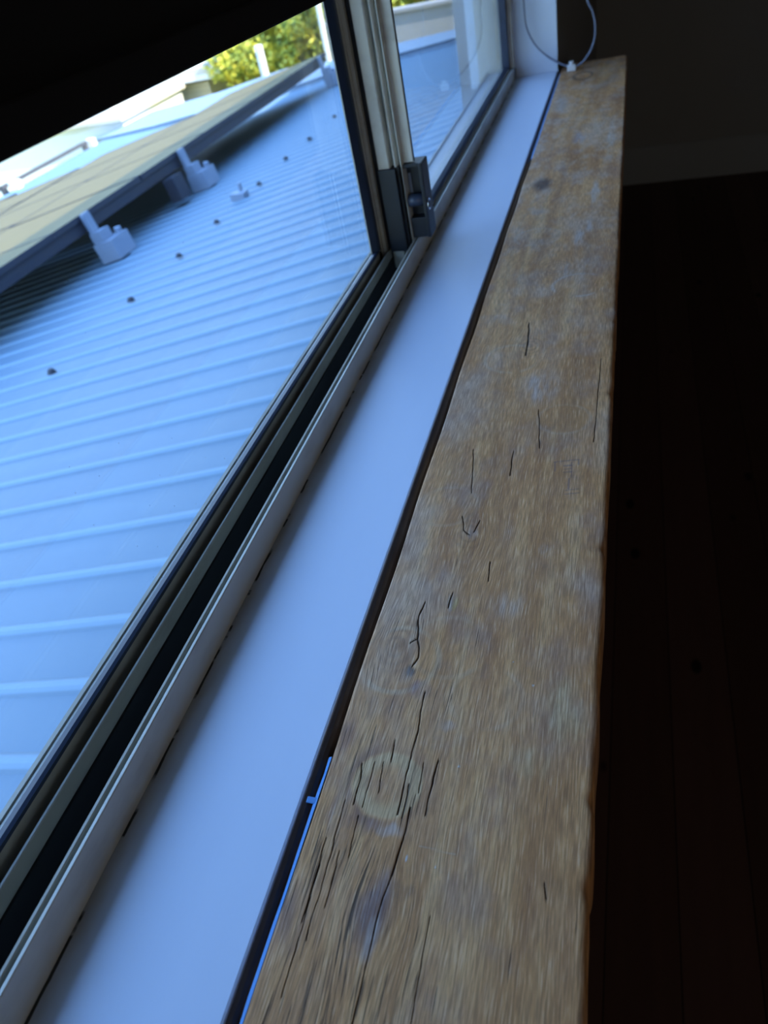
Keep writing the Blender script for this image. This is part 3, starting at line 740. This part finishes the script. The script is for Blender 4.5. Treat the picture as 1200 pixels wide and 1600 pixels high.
# rail under the near edge of the array, and its brackets
def slab(x0, x1, y0, y1, h0, h1):
    bm = B()
    a = [on_roof(x0, y0, h0), on_roof(x1, y0, h0), on_roof(x1, y1, h0), on_roof(x0, y1, h0)]
    prism(bm, a, _n * (h1 - h0)); return bm
tag(obj('mounting_rail', slab(XA - .02, XA - .08, 3.3, 11.0, .27, .355), FRAMEK), 'long dark rail under the up-slope edge of the nearest solar panels', 'rail')
tag(obj('mounting_rail', slab(XA - 1.58, XA - 1.65, 3.3, 10.7, .27, .355), RAIL), 'dark rail under the seam between the first two panel rows', 'rail')
tag(obj('mounting_rail', slab(XA - 3.1, XA - 3.17, 3.3, 10.0, .27, .355), RAIL), 'dark rail under the down-slope edge of the second panel row', 'rail')
def bracket(y, s, label):
    x = XA + .012
    t = thing('panel_bracket', label, 'bracket', on_roof(x, y, 0), 'brackets under the near edge of the array')
    def bo(n, bm, m):
        o = obj(n, bm, m, t); o.matrix_parent_inverse = Matrix.Translation(t.location).inverted()
    def slabn(x0, x1, y0, y1, h0, h1):
        bm = B(); prism(bm, [on_roof(x0, y0, h0), on_roof(x1, y0, h0), on_roof(x1, y1, h0), on_roof(x0, y1, h0)], _n * (h1 - h0)); return bm
    bo('foot', slabn(x + .0, x + .20 * s, y - .10 * s, y + .17 * s, .018, .17), BRACK)
    bo('riser', slabn(x, x + .03, y - .05 * s, y + .05 * s, .15, .40), BRACK)
    bo('clamp', slabn(x, x + .10, y - .07 * s, y + .08 * s, .17, .25), BRACK)
    bm = B(); cyl(bm, on_roof(x + .15 * s, y + .12 * s, .185), .028, .05, 'z', 12); bo('bolt', bm, BRACK)
bracket(4.95, .9, 'galvanised bracket holding the array edge, nearest of the three')
bracket(6.60, .9, 'galvanised bracket holding the array edge, middle of the three')
bracket(10.75, .7, 'galvanised bracket at the far corner of the solar array')
def slabm(x0, x1, y0, y1, h0, h1):
    bm = B(); prism(bm, [on_roof(x0, y0, h0), on_roof(x1, y0, h0), on_roof(x1, y1, h0), on_roof(x0, y1, h0)], _n * (h1 - h0)); return bm
tag(obj('junction_box', slabm(XA + .01, XA + .12, 6.12, 6.30, .06, .26), FRAMEK), 'small dark junction box between the two near array brackets', 'box')
# bare rails beyond the far row
for i, (a, b, lab) in enumerate((((2, 298), (134, 226), 'dark bare mounting rail nearest the far edge of the array'), ((72, 243), (147, 207), 'short dark bare mounting rail above the longer one'), ((152, 204), (182, 190), 'shortest dark bare mounting rail near the cream building'))):
    A_, B_ = roofpix(*a, .14), roofpix(*b, .14); d = (B_ - A_).normalized(); sd = d.cross(_n).normalized() * .09
    bm = B(); prism(bm, [A_ - sd, B_ - sd, B_ + sd, A_ + sd], _n * .1); prism(bm, [A_ - sd * .4, A_ + sd * .4, A_ + sd * .4 + d * .2, A_ - sd * .4 + d * .2], _n * -.13)
    prism(bm, [B_ - sd * .4, B_ + sd * .4, B_ + sd * .4 - d * .2, B_ - sd * .4 - d * .2], _n * -.13)
    tag(obj('mounting_rail', bm, RAIL), lab, 'rail')
for (px, py, lab) in ((24, 288, 'pale clamp on the near end of the longest bare rail'), (142, 222, 'white clamp at the far end of the longest bare rail'), (62, 246, 'white clamp at the near end of the short bare rail')):
    q = roofpix(px, py, .14); bm = B(); box(bm, q.x - .14, q.x + .14, q.y - .11, q.y + .11, q.z - .16, q.z + .10, .03); tag(obj('rail_clamp', bm, WHITE), lab, 'clamp')

# ------------------------------------------------------------------ surroundings
bm = B(); box(bm, -260, 60, -120, 260, -6.4, -6.0); obj('ground', bm, GROUND, kind='structure')
# cream neighbour house
nh = thing('neighbour_house', 'sunlit cream weatherboard house with a pale roof beyond the solar array', 'house', (-19, 30, -6))
def nob(name, bm, mat):
    o = obj(name, bm, mat, nh); o.matrix_parent_inverse = Matrix.Translation(nh.location).inverted(); return o
w0 = atY(332, 150, 30); wt = atY(330, 126, 30); wl = atY(-60, 262, 30)
bm = B(); prism(bm, [(w0.x, 30, -6), (w0.x, 30, wt.z), (-34, 30, wt.z - 0.0), (-34, 30, -6)], (0, 3, 0)); nob('weatherboard_wall', bm, BOARDS)
e0 = atY(347, 104, 29.2); e1 = atY(342, 118, 29.2)
bm = B(); extr(bm, [(29.2, e1.z), (29.2, e1.z + .35), (31.4, e1.z + 1.6), (33.6, e1.z + .35), (33.6, e1.z)], 'x', -35, e0.x); nob('pale_roof', bm, CREAM)
bm = B(); extr(bm, [(29.15, e1.z - .05), (29.15, e1.z + .12), (29.3, e1.z + .12), (29.3, e1.z - .05)], 'x', -35, e0.x + .05); nob('gutter', bm, WHITE)
for k in range(3):
    xx = w0.x - 2.2 - 3.2 * k; bm = B(); box(bm, xx - 1.1, xx, 29.93, 30.02, -5.2, -4.0); nob('house_window', bm, TRIMD)
# low cream flat-roofed building at the left
lo = thing('flat_roof_building', 'sunlit cream flat-roofed building with small vents at the left behind the array', 'building', (-24, 24, -6))
def lob(name, bm, mat):
    o = obj(name, bm, mat, lo); o.matrix_parent_inverse = Matrix.Translation(lo.location).inverted(); return o
q0 = atY(190, 188, 24.5); q1 = atY(60, 236, 24.5)
bm = B(); box(bm, -42, q0.x, 24.5, 29.0, -6, q0.z); lob('building_block', bm, WHITE)
bm = B(); box(bm, -42.2, q0.x + .2, 24.2, 29.1, q0.z, q0.z + .16, .03); lob('roof_slab', bm, CREAM)
for (px, py, s) in ((118, 205, .45), (100, 215, .32), (150, 186, .5), (172, 180, .35)):
    q = atY(px, py, 25.2); bm = B(); box(bm, q.x - s, q.x + s * .7, 25.0, 25.0 + s * 1.6, q0.z + .14, q0.z + .14 + s * 1.1, .04); lob('roof_vent', bm, WHITE)
# beige wall beyond the right-hand edge, with a white corner post
a = atY(518, 87, 17.5)
wall_top = atY(620, 20, 17.5).z
bw = thing('beige_wall', 'beige grey rendered boundary wall beyond the far edge of the roof', 'wall', (a.x + 2, 17.6, -6))
bm = B(); box(bm, a.x, 3.5, 17.5, 17.8, -6, wall_top); o = obj('wall_body', bm, BEIGE, bw); o.matrix_parent_inverse = Matrix.Translation(bw.location).inverted()
bm = B(); box(bm, a.x - .02, 3.5, 17.44, 17.86, wall_top, wall_top + .06); o = obj('coping', bm, BEIGE, bw); o.matrix_parent_inverse = Matrix.Translation(bw.location).inverted()
bm = B(); box(bm, a.x - .07, a.x + .01, 17.30, 17.42, -6, .2, .01); tag(obj('white_post', bm, WHITE), 'tall white square post at the left end of the beige wall', 'post')
q = atY(403, 71, 19.5)
bm = B(); cyl(bm, (q.x, 19.5, (q.z - 6) / 2), .10, q.z + 6, 'z', 20); tag(obj('vent_pipe', bm, WHITE, smooth=False), 'white upright vent pipe standing in front of the yellow green trees', 'pipe')

def tree_mesh(seed, n, R):
    rr = random.Random(seed); bm = B()
    cl = []
    for _ in range(46):
        v = Vector((rr.gauss(0, 1), rr.gauss(0, 1), rr.gauss(0, 1))).normalized() * R * rr.uniform(.45, .95)
        cl.append((v, rr.uniform(.55, 1.05) * R / 3.2))
    for _ in range(n):
        c_, r = cl[rr.randrange(len(cl))]
        d = Vector((rr.gauss(0, 1), rr.gauss(0, 1), rr.gauss(0, 1))).normalized()
        p = c_ + d * r * rr.uniform(.75, 1.1); p.z *= .85
        s = rr.uniform(.11, .22)
        u = Vector((rr.gauss(0, 1), rr.gauss(0, 1), rr.gauss(0, 1))).normalized(); v = d.cross(u).normalized(); u = (u + d * .4).normalized()
        q = [p - u * s, p + v * s * .45 + d * .02, p + u * s, p - v * s * .45 + d * .02]
        a_ = [bm.verts.new(x) for x in q]
        bm.faces.new((a_[0], a_[1], a_[2])); bm.faces.new((a_[0], a_[2], a_[3]))
    me = D.meshes.new('foliage'); bm.to_mesh(me); bm.free(); me.materials.append(LEAF); return me
def trunk_mesh():
    bm = B(); cyl(bm, (0, 0, -2.6), .24, 5.2, 'z', 12, .13)
    for k in range(5):
        a_ = 2 * math.pi * k / 5
        d = Vector((math.cos(a_), math.sin(a_), 0))
        pts = [Vector((0, 0, -.5 + .05 * k)) + d * t * 1.6 + Vector((0, 0, t * 1.8)) for t in (0, .3, .6, 1)]
        rings = []
        for i, p in enumerate(pts):
            e = Vector((-d.y, d.x, 0)); u = Vector((0, 0, 1)).cross(e); rad = .11 - .025 * i
            rings.append([bm.verts.new(p + (e * math.cos(q) + (Vector((0, 0, 1)) - d * .6) * math.sin(q)) * rad) for q in [math.pi * j / 4 for j in range(8)]])
        for r0, r1 in zip(rings, rings[1:]):
            for j in range(8): bm.faces.new((r0[j], r0[(j + 1) % 8], r1[(j + 1) % 8], r1[j]))
        bm.faces.new(rings[0]); bm.faces.new(rings[-1][::-1])
    me = D.meshes.new('trunk'); bm.to_mesh(me); bm.free(); me.materials.append(BARK); return me
FM = [tree_mesh(11, 15000, 3.2), tree_mesh(12, 15000, 3.2)]; TM = trunk_mesh()
trees = [(-15.6, 40.5, -1.9, 1.15, 'bright yellow green tree directly above the pale house roof tip'),
         (-10.8, 33.0, -1.9, 1.15, 'yellow green leafy tree behind the white vent pipe'),
         (-6.6, 27.5, -1.5, 1.0, 'yellow green tree behind the tall white post'),
         (-20.5, 50, -1.0, 1.6, 'taller tree standing behind the cream house'),
         (-1.2, 26.0, -1.2, 1.05, 'yellow green tree showing above the beige wall in the right pane'),
         (5.4, 29, -.6, 1.1, 'rightmost tree above the beige wall, mostly behind the window frame'),
         (-9.8, 45, -1.0, 1.5, 'darker tree in the second line behind the white vent pipe'),
         (-13.0, 29.5, -3.1, .62, 'small leafy tree at the right hand end of the cream house'),
         (-15.4, 36.8, -3.0, .9, 'round yellow green tree between the cream house and the vent pipe'),
         (-2.8, 38, -1.0, 1.4, 'tree in the second line behind the beige wall')]
for i, (x, y, z, s, lab) in enumerate(trees):
    t = thing('tree', lab, 'tree', (x, y, -6))
    o = D.objects.new('foliage', FM[i % 2]); C.objects.link(o); o.parent = t; o.location = (0, 0, z + 6); o.scale = (s, s, s); o.rotation_euler = (0, 0, i * 1.3)
    o = D.objects.new('trunk', TM); C.objects.link(o); o.parent = t; o.location = (0, 0, z + 6); o.scale = (s, s, (z + 6) / 5.2)
